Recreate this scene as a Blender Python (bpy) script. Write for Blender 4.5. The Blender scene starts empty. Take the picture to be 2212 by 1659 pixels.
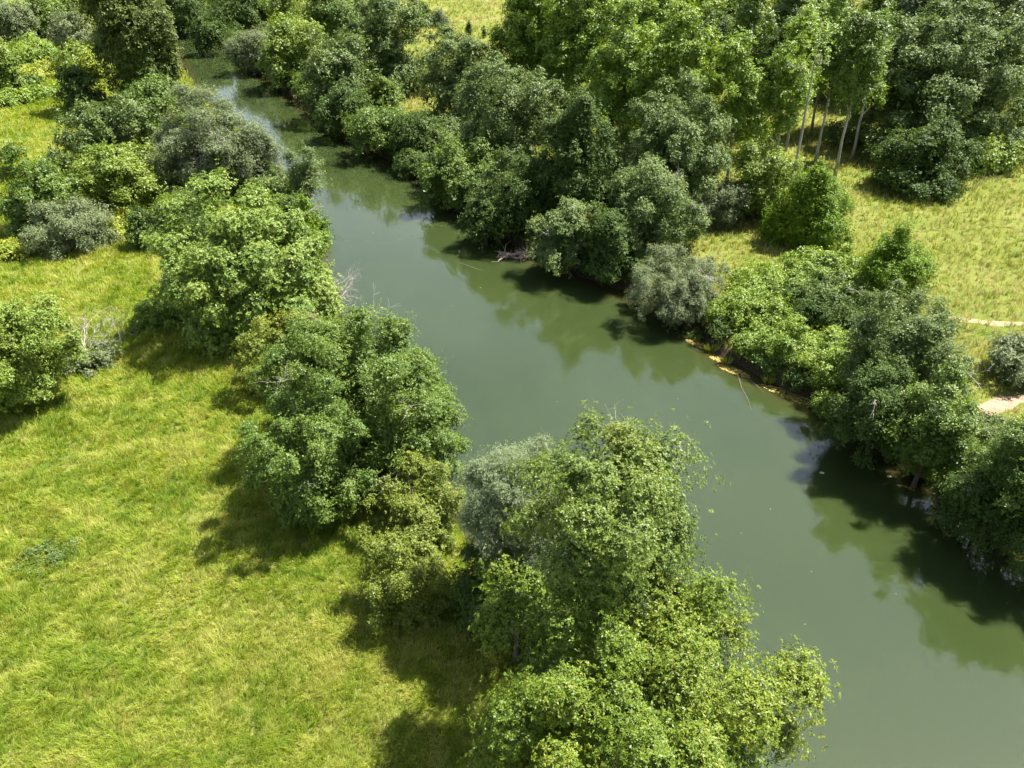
import bpy, math, random
import numpy as np
from mathutils import Vector

# ------------------------------------------------------------------ camera, sky, sun, exposure
S = bpy.context.scene
COL = S.collection
CAM_H, PITCH, FPX = 35.0, math.radians(32.0), 1728.0      # FPX: focal length in pixels of a 2212 x 1659 picture
WATER_Z = -1.3
cd = bpy.data.cameras.new('camera')
cam = bpy.data.objects.new('camera', cd)
COL.objects.link(cam)
cam.location = (0, 0, CAM_H)
cam.rotation_euler = (math.pi / 2 - PITCH, 0, 0)
cd.sensor_fit = 'HORIZONTAL'
cd.sensor_width = 36.0
cd.lens = 36.0 * FPX / 2212.0
cd.clip_start, cd.clip_end = 0.5, 8000.0
S.camera = cam

SUN_EL, SUN_AZ = math.radians(60.0), math.radians(62.0)   # azimuth from +Y (view direction) towards +X (right)
W = bpy.data.worlds.new('World')
S.world = W
W.use_nodes = True
wn = W.node_tree
wn.nodes.clear()
wo = wn.nodes.new('ShaderNodeOutputWorld')
bg = wn.nodes.new('ShaderNodeBackground')
sky = wn.nodes.new('ShaderNodeTexSky')
sky.sky_type = 'NISHITA'
sky.sun_disc = False
sky.sun_elevation = SUN_EL
sky.sun_rotation = SUN_AZ
sky.air_density, sky.dust_density, sky.ozone_density = 1.0, 1.5, 1.0
bg.inputs['Strength'].default_value = 0.05
# thin summer clouds over the blue
wt = wn.nodes.new('ShaderNodeTexCoord')
wm = wn.nodes.new('ShaderNodeMapping')
wm.inputs['Scale'].default_value = (1.0, 1.0, 1.8)
wn.links.new(wt.outputs['Generated'], wm.inputs[0])
wno = wn.nodes.new('ShaderNodeTexNoise')
wno.inputs['Scale'].default_value = 2.2
wno.inputs['Detail'].default_value = 6.0
wno.inputs['Roughness'].default_value = 0.55
wn.links.new(wm.outputs[0], wno.inputs['Vector'])
wr = wn.nodes.new('ShaderNodeMapRange')
wr.inputs[1].default_value, wr.inputs[2].default_value = 0.40, 0.68
wr.inputs[3].default_value, wr.inputs[4].default_value = 0.05, 0.6
wn.links.new(wno.outputs['Fac'], wr.inputs[0])
wx_ = wn.nodes.new('ShaderNodeMix')
wx_.data_type = 'RGBA'
wn.links.new(wr.outputs[0], wx_.inputs[0])
wn.links.new(sky.outputs['Color'], wx_.inputs[6])
wx_.inputs[7].default_value = (7.5, 8.0, 8.8, 1)
wn.links.new(wx_.outputs[2], bg.inputs['Color'])
wn.links.new(bg.outputs[0], wo.inputs[0])

sl = bpy.data.lights.new('sun', 'SUN')
sl.energy = 5.0
sl.angle = math.radians(0.5)
sl.color = (1.0, 0.955, 0.88)
sun = bpy.data.objects.new('sun', sl)
COL.objects.link(sun)
sdir = Vector((math.sin(SUN_AZ) * math.cos(SUN_EL), math.cos(SUN_AZ) * math.cos(SUN_EL), math.sin(SUN_EL)))
sun.rotation_euler = sdir.to_track_quat('Z', 'Y').to_euler()
sun.location = (60, 40, 90)

S.view_settings.view_transform = 'Standard'
S.view_settings.look = 'None'
S.view_settings.gamma = 1.0
S.view_settings.exposure = 1.65
S.render.engine = 'CYCLES'
S.cycles.max_bounces = 8
S.cycles.diffuse_bounces = 2
S.cycles.glossy_bounces = 2
S.cycles.transmission_bounces = 4
S.cycles.transparent_max_bounces = 4
S.cycles.caustics_reflective = False
S.cycles.caustics_refractive = False
S.cycles.use_adaptive_sampling = True
S.cycles.adaptive_threshold = 0.02
S.cycles.sample_clamp_indirect = 6.0

# ------------------------------------------------------------------ picture point -> place on the ground
CP, SP = math.cos(PITCH), math.sin(PITCH)


def ray(px, py):
    x, y = (px - 1106.0) / FPX, (829.5 - py) / FPX
    return np.array([x, CP + y * SP, -SP + y * CP])


def G(px, py, z=0.0):
    d = ray(px, py)
    t = (z - CAM_H) / d[2]
    return np.array([d[0] * t, d[1] * t, z])


def proj(p):
    x, y, z = p[..., 0], p[..., 1], p[..., 2] - CAM_H
    depth = y * CP - z * SP
    up = y * SP + z * CP
    return 1106 + FPX * x / depth, 829.5 - FPX * up / depth, depth


# ------------------------------------------------------------------ helpers
def value_noise(x, y, scale, seed):
    r = np.random.default_rng(seed)
    n = 256
    tab = r.random((n, n))
    u, v = np.asarray(x) / scale + 1000.0, np.asarray(y) / scale + 1000.0
    i, j = np.floor(u).astype(int), np.floor(v).astype(int)
    f, g = u - i, v - j
    f, g = f * f * (3 - 2 * f), g * g * (3 - 2 * g)
    a, b = tab[i % n, j % n], tab[(i + 1) % n, j % n]
    c, d = tab[i % n, (j + 1) % n], tab[(i + 1) % n, (j + 1) % n]
    return (a * (1 - f) + b * f) * (1 - g) + (c * (1 - f) + d * f) * g


def fbm(x, y, scale, seed, octaves=3):
    t, a, s = 0, 1.0, 0
    for k in range(octaves):
        t = t + a * value_noise(x, y, scale / 2 ** k, seed + k)
        s += a
        a *= 0.5
    return t / s


def mesh_from(name, verts, faces_flat, sizes, attrs=None, smooth=False):
    me = bpy.data.meshes.new(name)
    nv, nf, nl = len(verts), len(sizes), len(faces_flat)
    me.vertices.add(nv)
    me.vertices.foreach_set('co', np.ascontiguousarray(verts, dtype=np.float32).ravel())
    me.loops.add(nl)
    me.loops.foreach_set('vertex_index', np.ascontiguousarray(faces_flat, dtype=np.int32))
    me.polygons.add(nf)
    starts = np.concatenate([[0], np.cumsum(sizes)[:-1]]).astype(np.int32)
    me.polygons.foreach_set('loop_start', starts)
    if smooth:
        me.polygons.foreach_set('use_smooth', np.ones(nf, dtype=bool))
    for an, (dom, val) in (attrs or {}).items():
        at = me.attributes.new(an, 'FLOAT', dom)
        at.data.foreach_set('value', np.ascontiguousarray(val, dtype=np.float32))
    me.update(calc_edges=True)
    return me


def link(name, me, mat=None, parent=None):
    o = bpy.data.objects.new(name, me)
    COL.objects.link(o)
    if mat is not None:
        me.materials.append(mat)
    if parent is not None:
        o.parent = parent
    return o


def thing(name, loc, label, cat, group=None):
    o = bpy.data.objects.new(name, None)
    o.empty_display_size = 0.3
    COL.objects.link(o)
    o.location = [float(v) for v in loc]
    tag(o, label, cat, group)
    return o


def tag(o, label, cat, group=None, kind=None):
    if label:
        o['label'] = label
    if cat:
        o['category'] = cat
    if group:
        o['group'] = group
    if kind:
        o['kind'] = kind
    return o


class MB:
    """collects tubes, boxes and polygons into one mesh"""
    def __init__(self):
        self.v, self.f, self.n = [], [], 0

    def add(self, verts, faces):
        self.v.append(np.asarray(verts, dtype=float))
        for f in faces:
            self.f.append([i + self.n for i in f])
        self.n += len(verts)

    def tube(self, pts, rad, sides=6):
        pts = np.asarray(pts, dtype=float)
        rad = np.asarray(rad, dtype=float)
        m = len(pts)
        tang = np.gradient(pts, axis=0)
        tang /= np.linalg.norm(tang, axis=1)[:, None] + 1e-9
        ref = np.array([0.31, 0.17, 0.93]) if abs(tang[0][2]) < 0.9 else np.array([0.96, 0.21, 0.1])
        a = np.cross(tang, ref)
        a /= np.linalg.norm(a, axis=1)[:, None] + 1e-9
        b = np.cross(tang, a)
        ang = np.arange(sides) / sides * 2 * math.pi
        ring = pts[:, None, :] + rad[:, None, None] * (np.cos(ang)[None, :, None] * a[:, None, :] + np.sin(ang)[None, :, None] * b[:, None, :])
        V = ring.reshape(-1, 3)
        F = []
        for i in range(m - 1):
            for k in range(sides):
                k2 = (k + 1) % sides
                F.append([i * sides + k, i * sides + k2, (i + 1) * sides + k2, (i + 1) * sides + k])
        F.append([k for k in range(sides)][::-1])
        F.append([(m - 1) * sides + k for k in range(sides)])
        self.add(V, F)

    def box(self, lo, hi):
        x0, y0, z0 = lo
        x1, y1, z1 = hi
        V = [(x0, y0, z0), (x1, y0, z0), (x1, y1, z0), (x0, y1, z0), (x0, y0, z1), (x1, y0, z1), (x1, y1, z1), (x0, y1, z1)]
        self.add(V, [(0, 3, 2, 1), (4, 5, 6, 7), (0, 1, 5, 4), (1, 2, 6, 5), (2, 3, 7, 6), (3, 0, 4, 7)])

    def build(self, name, mat, parent=None, smooth=False):
        v = np.concatenate(self.v) if self.v else np.zeros((0, 3))
        sizes = [len(f) for f in self.f]
        flat = [i for f in self.f for i in f]
        return link(name, mesh_from(name, v, flat, sizes, smooth=smooth), mat, parent)


# ------------------------------------------------------------------ materials
def new_mat(name):
    m = bpy.data.materials.new(name)
    m.use_nodes = True
    nt = m.node_tree
    return m, nt, nt.nodes['Principled BSDF'], nt.nodes['Material Output']


def ramp(nt, fac, stops):
    r = nt.nodes.new('ShaderNodeValToRGB')
    el = r.color_ramp.elements
    el[0].position, el[0].color = stops[0][0], (*stops[0][1], 1)
    el[1].position, el[1].color = stops[-1][0], (*stops[-1][1], 1)
    for p, c in stops[1:-1]:
        e = el.new(p)
        e.color = (*c, 1)
    nt.links.new(fac, r.inputs[0])
    return r


def noise_node(nt, scale, detail=4.0, vec=None, rough=0.6):
    n = nt.nodes.new('ShaderNodeTexNoise')
    n.inputs['Scale'].default_value = scale
    n.inputs['Detail'].default_value = detail
    n.inputs['Roughness'].default_value = rough
    if vec is not None:
        nt.links.new(vec, n.inputs['Vector'])
    return n


def leaf_mat(name, c0, c1, c2, rough=0.5, spec=0.35, trans=0.24, back=None, gain=1.35, warm=(1.12, 1.0, 0.78)):
    """three leaf colours spread over the leaves by the 'tint' of each leaf"""
    m, nt, p, out = new_mat(name)
    a = nt.nodes.new('ShaderNodeAttribute')
    a.attribute_name = 'tint'
    c0, c1, c2 = [tuple(min(0.85, x * gain * k) for x, k in zip(c, warm)) for c in (c0, c1, c2)]
    r = ramp(nt, a.outputs['Fac'], [(0.0, c0), (0.5, c1), (1.0, c2)])
    col = r.outputs[0]
    if back:
        geo = nt.nodes.new('ShaderNodeNewGeometry')
        mx = nt.nodes.new('ShaderNodeMix')
        mx.data_type = 'RGBA'
        nt.links.new(geo.outputs['Backfacing'], mx.inputs[0])
        nt.links.new(col, mx.inputs[6])
        mx.inputs[7].default_value = (*back, 1)
        col = mx.outputs[2]
    nt.links.new(col, p.inputs['Base Color'])
    p.inputs['Roughness'].default_value = rough
    p.inputs['Specular IOR Level'].default_value = spec
    t = nt.nodes.new('ShaderNodeBsdfTranslucent')
    hs = nt.nodes.new('ShaderNodeHueSaturation')
    hs.inputs['Hue'].default_value = 0.485
    hs.inputs['Saturation'].default_value = 1.15
    hs.inputs['Value'].default_value = 1.5
    nt.links.new(col, hs.inputs['Color'])
    nt.links.new(hs.outputs[0], t.inputs['Color'])
    mix = nt.nodes.new('ShaderNodeMixShader')
    mix.inputs[0].default_value = trans
    nt.links.new(p.outputs[0], mix.inputs[1])
    nt.links.new(t.outputs[0], mix.inputs[2])
    nt.links.new(mix.outputs[0], out.inputs['Surface'])
    return m


def bark_mat(name, c0, c1, scale=3.0):
    m, nt, p, out = new_mat(name)
    tc = nt.nodes.new('ShaderNodeTexCoord')
    mp = nt.nodes.new('ShaderNodeMapping')
    mp.inputs['Scale'].default_value = (1, 1, 0.25)
    nt.links.new(tc.outputs['Object'], mp.inputs[0])
    n = noise_node(nt, scale, 5, mp.outputs[0])
    r = ramp(nt, n.outputs['Fac'], [(0.3, c0), (0.7, c1)])
    nt.links.new(r.outputs[0], p.inputs['Base Color'])
    p.inputs['Roughness'].default_value = 0.9
    b = nt.nodes.new('ShaderNodeBump')
    b.inputs['Strength'].default_value = 0.5
    nt.links.new(n.outputs['Fac'], b.inputs['Height'])
    nt.links.new(b.outputs[0], p.inputs['Normal'])
    return m


LEAF = {
    'oak': leaf_mat('oak_leaves', (0.046, 0.090, 0.013), (0.090, 0.150, 0.020), (0.172, 0.212, 0.030), spec=0.3, rough=0.45),
    'grey_oak': leaf_mat('grey_oak_leaves', (0.052, 0.095, 0.020), (0.094, 0.150, 0.033), (0.170, 0.208, 0.055), spec=0.3, rough=0.45),
    'maple': leaf_mat('maple_leaves', (0.075, 0.145, 0.030), (0.125, 0.200, 0.045), (0.195, 0.255, 0.070), spec=0.35),
    'alder': leaf_mat('alder_leaves', (0.040, 0.085, 0.016), (0.072, 0.130, 0.022), (0.130, 0.180, 0.035), spec=0.35, rough=0.48),
    'hedge': leaf_mat('hedge_leaves', (0.060, 0.100, 0.016), (0.105, 0.150, 0.024), (0.165, 0.190, 0.036)),
    'willow': leaf_mat('willow_leaves', (0.060, 0.088, 0.030), (0.098, 0.132, 0.048), (0.155, 0.190, 0.080), rough=0.55, spec=0.25, back=(0.15, 0.19, 0.085)),
    'silver': leaf_mat('silver_leaves', (0.080, 0.122, 0.044), (0.125, 0.168, 0.072), (0.205, 0.240, 0.130), rough=0.45, back=(0.165, 0.21, 0.10)),
    'poplar': leaf_mat('poplar_leaves', (0.075, 0.125, 0.018), (0.130, 0.190, 0.026), (0.205, 0.245, 0.036), spec=0.3, rough=0.5, warm=(0.95, 1.0, 0.85)),
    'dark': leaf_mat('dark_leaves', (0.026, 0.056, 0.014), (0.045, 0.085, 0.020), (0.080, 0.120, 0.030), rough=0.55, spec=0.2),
    'black_poplar': leaf_mat('black_poplar_leaves', (0.040, 0.070, 0.018), (0.065, 0.100, 0.026), (0.110, 0.145, 0.044), rough=0.5, spec=0.2),
    'ash': leaf_mat('ash_leaves', (0.048, 0.088, 0.030), (0.085, 0.135, 0.048), (0.130, 0.185, 0.072), rough=0.55, spec=0.25),
    'juniper': leaf_mat('juniper_leaves', (0.042, 0.095, 0.008), (0.078, 0.150, 0.010), (0.135, 0.200, 0.014), spec=0.2, trans=0.2),
    'bramble': leaf_mat('bramble_leaves', (0.065, 0.125, 0.020), (0.120, 0.200, 0.032), (0.190, 0.250, 0.050)),
    'nettle': leaf_mat('nettle_leaves', (0.110, 0.175, 0.020), (0.170, 0.230, 0.030), (0.250, 0.270, 0.045)),
    'olive': leaf_mat('olive_leaves', (0.052, 0.086, 0.022), (0.084, 0.122, 0.032), (0.130, 0.165, 0.050), warm=(1.0, 1.0, 0.85)),
    'locust': leaf_mat('locust_leaves', (0.070, 0.125, 0.022), (0.115, 0.180, 0.030), (0.165, 0.225, 0.042)),
}
BARK = bark_mat('brown_bark', (0.07, 0.055, 0.04), (0.17, 0.14, 0.11))
DRIFT = bark_mat('driftwood_bark', (0.40, 0.29, 0.245), (0.62, 0.49, 0.43))
PALE_BARK = bark_mat('pale_bark', (0.22, 0.20, 0.165), (0.42, 0.39, 0.34))
DEAD = bark_mat('dead_wood', (0.34, 0.30, 0.265), (0.54, 0.49, 0.45))

# ------------------------------------------------------------------ river course
LEFT_PX = [(200, 45), (300, 62), (362, 78), (392, 120), (428, 195), (500, 262), (605, 365), (668, 430), (692, 530), (712, 640),
           (770, 730), (860, 850), (925, 960), (960, 1060), (1000, 1110), (1095, 1240), (1180, 1390), (1262, 1530), (1345, 1670), (1460, 1860)]
RIGHT_PX = [(200, 22), (330, 34), (405, 46), (455, 75), (500, 118), (548, 158), (598, 190), (648, 232), (735, 296), (830, 345), (930, 400), (965, 450),
            (1080, 515), (1150, 560), (1250, 600), (1375, 648), (1480, 706), (1540, 765), (1620, 812), (1755, 882), (1850, 950), (1980, 1045), (2090, 1135), (2230, 1225), (2420, 1350), (2700, 1560)]
LEFT = np.array([G(x, y, WATER_Z)[:2] for x, y in LEFT_PX])
RIGHT = np.array([G(x, y, WATER_Z)[:2] for x, y in RIGHT_PX])
RIVER = np.concatenate([LEFT, [[LEFT[-1][0] + 4, 0.0], [60, 0.0]], RIGHT[::-1]])


def seg_dist(P, poly, closed=False):
    best = np.full(len(P), 1e9)
    Q = list(zip(poly, np.roll(poly, -1, axis=0))) if closed else list(zip(poly[:-1], poly[1:]))
    for a, b in Q:
        ab = b - a
        t = np.clip(((P - a) @ ab) / (ab @ ab + 1e-12), 0, 1)
        d = np.linalg.norm(P - (a + t[:, None] * ab), axis=1)
        best = np.minimum(best, d)
    return best


def inside(P, poly):
    r = np.zeros(len(P), dtype=bool)
    x, y = P[:, 0], P[:, 1]
    j = len(poly) - 1
    for i in range(len(poly)):
        xi, yi = poly[i]
        xj, yj = poly[j]
        c = ((yi > y) != (yj > y)) & (x < (xj - xi) * (y - yi) / (yj - yi + 1e-12) + xi)
        r ^= c
        j = i
    return r


def bank(P):
    """signed distance to the water's edge (negative in the water), with a ragged edge"""
    d = seg_dist(P, RIVER, True)
    s = np.where(inside(P, RIVER), -d, d)
    return s + (fbm(P[:, 0], P[:, 1], 2.5, 11) - 0.5) * 1.4


def ground_z(P):
    s = bank(P)
    t = np.clip((s + 1.2) / 3.4, 0, 1)
    t = t * t * (3 - 2 * t)
    low = WATER_Z - 1.6
    z = low + (0 - low) * t
    und = (fbm(P[:, 0], P[:, 1], 14.0, 3) - 0.5) * 0.7 + (fbm(P[:, 0], P[:, 1], 2.2, 7) - 0.5) * 0.28
    return z + und * np.clip((s - 0.5) / 3.0, 0, 1)


def gz(x, y):
    return float(ground_z(np.array([[x, y]]))[0])


# ------------------------------------------------------------------ ground
def axis(lo, hi, step, far, grow=1.18):
    a = list(np.arange(lo, hi + step * 0.5, step))
    s, v = step, hi
    while v < far:
        s *= grow
        v += s
        a.append(v)
    s, v = step, lo
    while v > -far:
        s *= grow
        v -= s
        a.insert(0, v)
    return np.array(a)


gx = axis(-95, 110, 0.65, 4000)
gy = axis(8, 215, 0.65, 4000)
XX, YY = np.meshgrid(gx, gy)
PG = np.stack([XX.ravel(), YY.ravel()], axis=1)
zz = ground_z(PG)
nx, ny = len(gx), len(gy)
I, J = np.meshgrid(np.arange(nx - 1), np.arange(ny - 1))
q = (J * nx + I).ravel()
quads = np.stack([q, q + 1, q + nx + 1, q + nx], axis=1)


def meadow_mat():
    m, nt, p, out = new_mat('meadow_ground')
    tc = nt.nodes.new('ShaderNodeTexCoord')
    v = tc.outputs['Object']
    n1 = noise_node(nt, 0.10, 4, v)
    n2 = noise_node(nt, 0.9, 5, v, 0.7)
    n3 = noise_node(nt, 6.0, 4, v, 0.7)
    r1 = ramp(nt, n2.outputs['Fac'], [(0.28, (0.075, 0.120, 0.020)), (0.5, (0.155, 0.195, 0.034)), (0.72, (0.265, 0.265, 0.075))])
    r2 = ramp(nt, n1.outputs['Fac'], [(0.35, (0.120, 0.175, 0.026)), (0.62, (0.265, 0.255, 0.078))])
    mx = nt.nodes.new('ShaderNodeMix')
    mx.data_type = 'RGBA'
    mx.inputs[0].default_value = 0.5
    nt.links.new(r1.outputs[0], mx.inputs[6])
    nt.links.new(r2.outputs[0], mx.inputs[7])
    r3 = ramp(nt, n3.outputs['Fac'], [(0.3, (0.62, 0.66, 0.58)), (0.7, (1.15, 1.12, 1.05))])
    mu = nt.nodes.new('ShaderNodeMix')
    mu.data_type = 'RGBA'
    mu.blend_type = 'MULTIPLY'
    mu.inputs[0].default_value = 1.0
    nt.links.new(mx.outputs[2], mu.inputs[6])
    nt.links.new(r3.outputs[0], mu.inputs[7])
    # bare mud on the bank, by height
    g = nt.nodes.new('ShaderNodeNewGeometry')
    sp = nt.nodes.new('ShaderNodeSeparateXYZ')
    nt.links.new(g.outputs['Position'], sp.inputs[0])
    mr = nt.nodes.new('ShaderNodeMapRange')
    mr.inputs[1].default_value = -0.75
    mr.inputs[2].default_value = -0.35
    nt.links.new(sp.outputs['Z'], mr.inputs[0])
    mud = ramp(nt, n3.outputs['Fac'], [(0.3, (0.036, 0.029, 0.018)), (0.7, (0.095, 0.075, 0.048))])
    fm = nt.nodes.new('ShaderNodeMix')
    fm.data_type = 'RGBA'
    nt.links.new(mr.outputs[0], fm.inputs[0])
    nt.links.new(mud.outputs[0], fm.inputs[6])
    nt.links.new(mu.outputs[2], fm.inputs[7])
    nt.links.new(fm.outputs[2], p.inputs['Base Color'])
    p.inputs['Roughness'].default_value = 0.95
    p.inputs['Specular IOR Level'].default_value = 0.1
    b = nt.nodes.new('ShaderNodeBump')
    b.inputs['Strength'].default_value = 0.9
    b.inputs['Distance'].default_value = 0.25
    nt.links.new(n3.outputs['Fac'], b.inputs['Height'])
    nt.links.new(b.outputs[0], p.inputs['Normal'])
    return m


GROUND_MAT = meadow_mat()
ground = link('ground', mesh_from('ground', np.column_stack([PG, zz]), quads.ravel(), np.full(len(quads), 4), smooth=True), GROUND_MAT)
ground['kind'] = 'structure'

# ------------------------------------------------------------------ water
wx = np.arange(-140, 75, 1.0)
wy = np.arange(-2, 330, 1.0)
XX, YY = np.meshgrid(wx, wy)
PW = np.stack([XX.ravel(), YY.ravel()], axis=1)
sw = bank(PW)
I, J = np.meshgrid(np.arange(len(wx) - 1), np.arange(len(wy) - 1))
q = (J * len(wx) + I).ravel()
quads = np.stack([q, q + 1, q + len(wx) + 1, q + len(wx)], axis=1)
quads = quads[(sw[quads] < 1.6).any(axis=1)]
used = np.unique(quads)
remap = np.full(len(PW), -1)
remap[used] = np.arange(len(used))
dr = seg_dist(PW[used], RIGHT)
dl = seg_dist(PW[used], LEFT)
shal = np.clip(1.0 - np.minimum(dr / 1.8, dl / 1.2), 0, 1)


def water_mat():
    m, nt, p, out = new_mat('river_water')
    tc = nt.nodes.new('ShaderNodeTexCoord')
    a = nt.nodes.new('ShaderNodeAttribute')
    a.attribute_name = 'shallow'
    n = noise_node(nt, 0.05, 3, tc.outputs['Object'])
    r = ramp(nt, n.outputs['Fac'], [(0.3, (0.027, 0.041, 0.0125)), (0.7, (0.033, 0.047, 0.0140))])
    mx = nt.nodes.new('ShaderNodeMix')
    mx.data_type = 'RGBA'
    nt.links.new(a.outputs['Fac'], mx.inputs[0])
    nt.links.new(r.outputs[0], mx.inputs[6])
    mx.inputs[7].default_value = (0.048, 0.042, 0.014, 1)
    nt.links.new(mx.outputs[2], p.inputs['Base Color'])
    p.subsurface_method = 'BURLEY' if hasattr(p, 'subsurface_method') else None
    p.inputs['Subsurface Weight'].default_value = 1.0
    p.inputs['Subsurface Radius'].default_value = (1.0, 1.2, 0.5)
    p.inputs['Subsurface Scale'].default_value = 0.8
    p.inputs['Roughness'].default_value = 0.06
    p.inputs['IOR'].default_value = 1.52
    p.inputs['Specular IOR Level'].default_value = 1.0
    mp = nt.nodes.new('ShaderNodeMapping')
    mp.inputs['Scale'].default_value = (1.0, 0.6, 1.0)
    nt.links.new(tc.outputs['Object'], mp.inputs[0])
    nb = noise_node(nt, 0.7, 3, mp.outputs[0])
    b = nt.nodes.new('ShaderNodeBump')
    b.inputs['Strength'].default_value = 0.006
    b.inputs['Distance'].default_value = 0.5
    nt.links.new(nb.outputs['Fac'], b.inputs['Height'])
    nt.links.new(b.outputs[0], p.inputs['Normal'])
    return m


water = link('river_water', mesh_from('river_water', np.column_stack([PW[used], np.full(len(used), WATER_Z)]), remap[quads].ravel(),
             np.full(len(quads), 4), {'shallow': ('POINT', shal)}, smooth=True), water_mat())
water['kind'] = 'structure'


# ------------------------------------------------------------------ trees
def unit(v):
    return v / (np.linalg.norm(v, axis=-1, keepdims=True) + 1e-9)


def leaf_mesh(rng, pos, axis_dir, normal, length, width, tint):
    """pos: leaf middles. Each leaf is a folded rhombus of two triangles' worth"""
    a = unit(axis_dir)
    b = unit(np.cross(normal, a))
    L = (length * 0.5)[:, None]
    Wd = (width * 0.5)[:, None]
    v = np.empty((len(pos), 4, 3))
    v[:, 0] = pos - a * L
    v[:, 1] = pos + b * Wd
    v[:, 2] = pos + a * L
    v[:, 3] = pos - b * Wd
    return v.reshape(-1, 3), np.arange(len(pos) * 4), np.full(len(pos), 4), tint


def crown_mesh(rng, rx, ry, rz, leaf, lai, shape='round', aspect=0.55, clump=1.0, per=7, open_=0.0, flat=0.75, fill=1.0, core=0.32, jit=0.35, irr=1.0):
    r = (rx * ry * rz) ** (1 / 3)
    n = int(np.clip(3.0 * (r / clump) ** 2, 12, 130))
    k = np.arange(n) + 0.5
    zc = 1 - 1.72 * k / n
    ph = k * 2.399963 + rng.random() * 6.28
    d = np.stack([np.sqrt(np.clip(1 - zc ** 2, 0, 1)) * np.cos(ph), np.sqrt(np.clip(1 - zc ** 2, 0, 1)) * np.sin(ph), zc], axis=1)
    d = unit(d + rng.normal(0, 0.16, d.shape))
    # uneven outline
    w = np.ones(n)
    for _ in range(5):
        ax = unit(rng.normal(size=3))
        w += 0.13 * np.cos(3.3 * (d @ ax) + rng.random() * 6.28)
    w *= rng.uniform(0.72, 1.10, n)
    w = 0.93 + (w - 0.93) * irr
    rc = np.clip(1.75 * r / math.sqrt(n), 0.25, None) * rng.uniform(0.65, 1.3, n) * 1.08 * fill
    lim = 1 - 0.75 * rc / r
    inner = rng.random(n) < 0.22
    f = np.where(inner, rng.uniform(0.25, 0.6, n), np.clip(w, 0.4, 1.3) * lim)
    c = d * f[:, None]
    if shape == 'cone':
        t = (c[:, 2] + 1) / 2
        s = np.clip(1.12 - 0.95 * t, 0.1, 1)
        c[:, :2] *= s[:, None] * 1.05
        rc = rc * np.clip(s + 0.25, 0.3, 1)
    elif shape == 'tall':
        t = (c[:, 2] + 1) / 2
        s = np.clip(1.25 - 0.75 * t ** 2.0, 0.2, 1)
        c[:, :2] *= s[:, None]
    elif shape == 'mound':
        c[:, 2] = np.where(c[:, 2] < -0.35, -0.35 - 0.4 * (c[:, 2] + 0.35), c[:, 2])
    c = c * np.array([rx, ry, rz])
    if open_ > 0:
        keep = rng.random(n) > open_
        c, rc, d = c[keep], rc[keep], d[keep]
    n = len(c)
    area = 4 * math.pi * rc ** 2
    nt = np.maximum(6, (lai * area * 0.80 / (per * leaf * leaf * aspect * 0.5))).astype(int)
    idx = np.repeat(np.arange(n), nt)
    out = unit(c / np.array([rx, ry, rz]))
    td = unit(rng.normal(size=(len(idx), 3)) + out[idx] * 0.8 + np.array([0, 0, 0.75]))
    u = rng.uniform(0.45, 1.08, len(idx))
    u = np.where(rng.random(len(idx)) < 0.09 * irr, rng.uniform(1.05, 1.45, len(idx)), u)
    # each clump is broken into sprays by a lumpy radius of its own
    lump = np.ones(len(idx))
    for _ in range(4):
        ax = unit(rng.normal(size=(n, 3)))[idx]
        lump += 0.13 * np.cos(5.0 * np.sum(ax * td, axis=1) + (rng.random(n) * 6.28)[idx])
    sq = rng.uniform(0.8, 1.25, (n, 3)) * np.array([1, 1, flat])
    tp = c[idx] + td * (rc[idx] * u * lump)[:, None] * sq[idx]
    ext = np.array([rx, ry, rz])
    lo, hi = np.percentile(tp, 1.5, axis=0), np.percentile(tp, 98.5, axis=0)
    k3 = 2 * ext / (hi - lo + 1e-6)
    tp = (tp - (hi + lo) / 2) * k3
    c = (c - (hi + lo) / 2) * k3
    # inner leaves between the clumps and the stem, added to block light
    ni = int(len(idx) * core)
    ii = rng.integers(0, n, ni)
    tpi = c[ii] * rng.uniform(0.3, 0.95, ni)[:, None] + rng.normal(0, 0.45, (ni, 3)) * rc[ii][:, None]
    tp = np.concatenate([tp, tpi])
    td = np.concatenate([td, unit(out[ii] + np.array([0, 0, 0.5]) + rng.normal(0, 0.5, (ni, 3)))])
    idx = np.concatenate([idx, ii])
    ctint = rng.normal(0, 0.10, n)
    ttint = ctint[idx] + rng.normal(0, 0.10, len(idx))
    ti = np.repeat(np.arange(len(idx)), per)
    N = len(ti)
    tn = unit(td[ti] + np.array([0, 0, 0.5]))
    rad = rng.normal(size=(N, 3))
    rad = unit(rad - tn * np.sum(rad * tn, axis=1, keepdims=True))
    ln = leaf * rng.uniform(0.7, 1.3, N)
    ad = unit(rad + tn * rng.uniform(-0.15, 0.55, N)[:, None])
    pos = tp[ti] + ad * (ln * 0.6)[:, None] + rng.normal(0, leaf * jit, (N, 3))
    nrm = unit(tn + rng.normal(0, 0.45, (N, 3)))
    tint = np.clip(0.45 + ttint[ti] + rng.normal(0, 0.14, N), 0, 1)
    return leaf_mesh(rng, pos, ad, nrm, ln, ln * aspect, tint), c, rc


def limb(mb, p0, p1, r0, r1, rng, sag=0.12, sides=5, steps=5):
    p0, p1 = np.array(p0, float), np.array(p1, float)
    t = np.linspace(0, 1, steps)
    L = np.linalg.norm(p1 - p0)
    pts = p0 + (p1 - p0) * t[:, None]
    off = rng.normal(0, 0.05 * L, (steps, 3))
    off[0] = off[-1] = 0
    pts += off
    pts[:, 2] -= np.sin(t * math.pi) * sag * L
    mb.tube(pts, r0 + (r1 - r0) * t, sides)
    return pts


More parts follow.
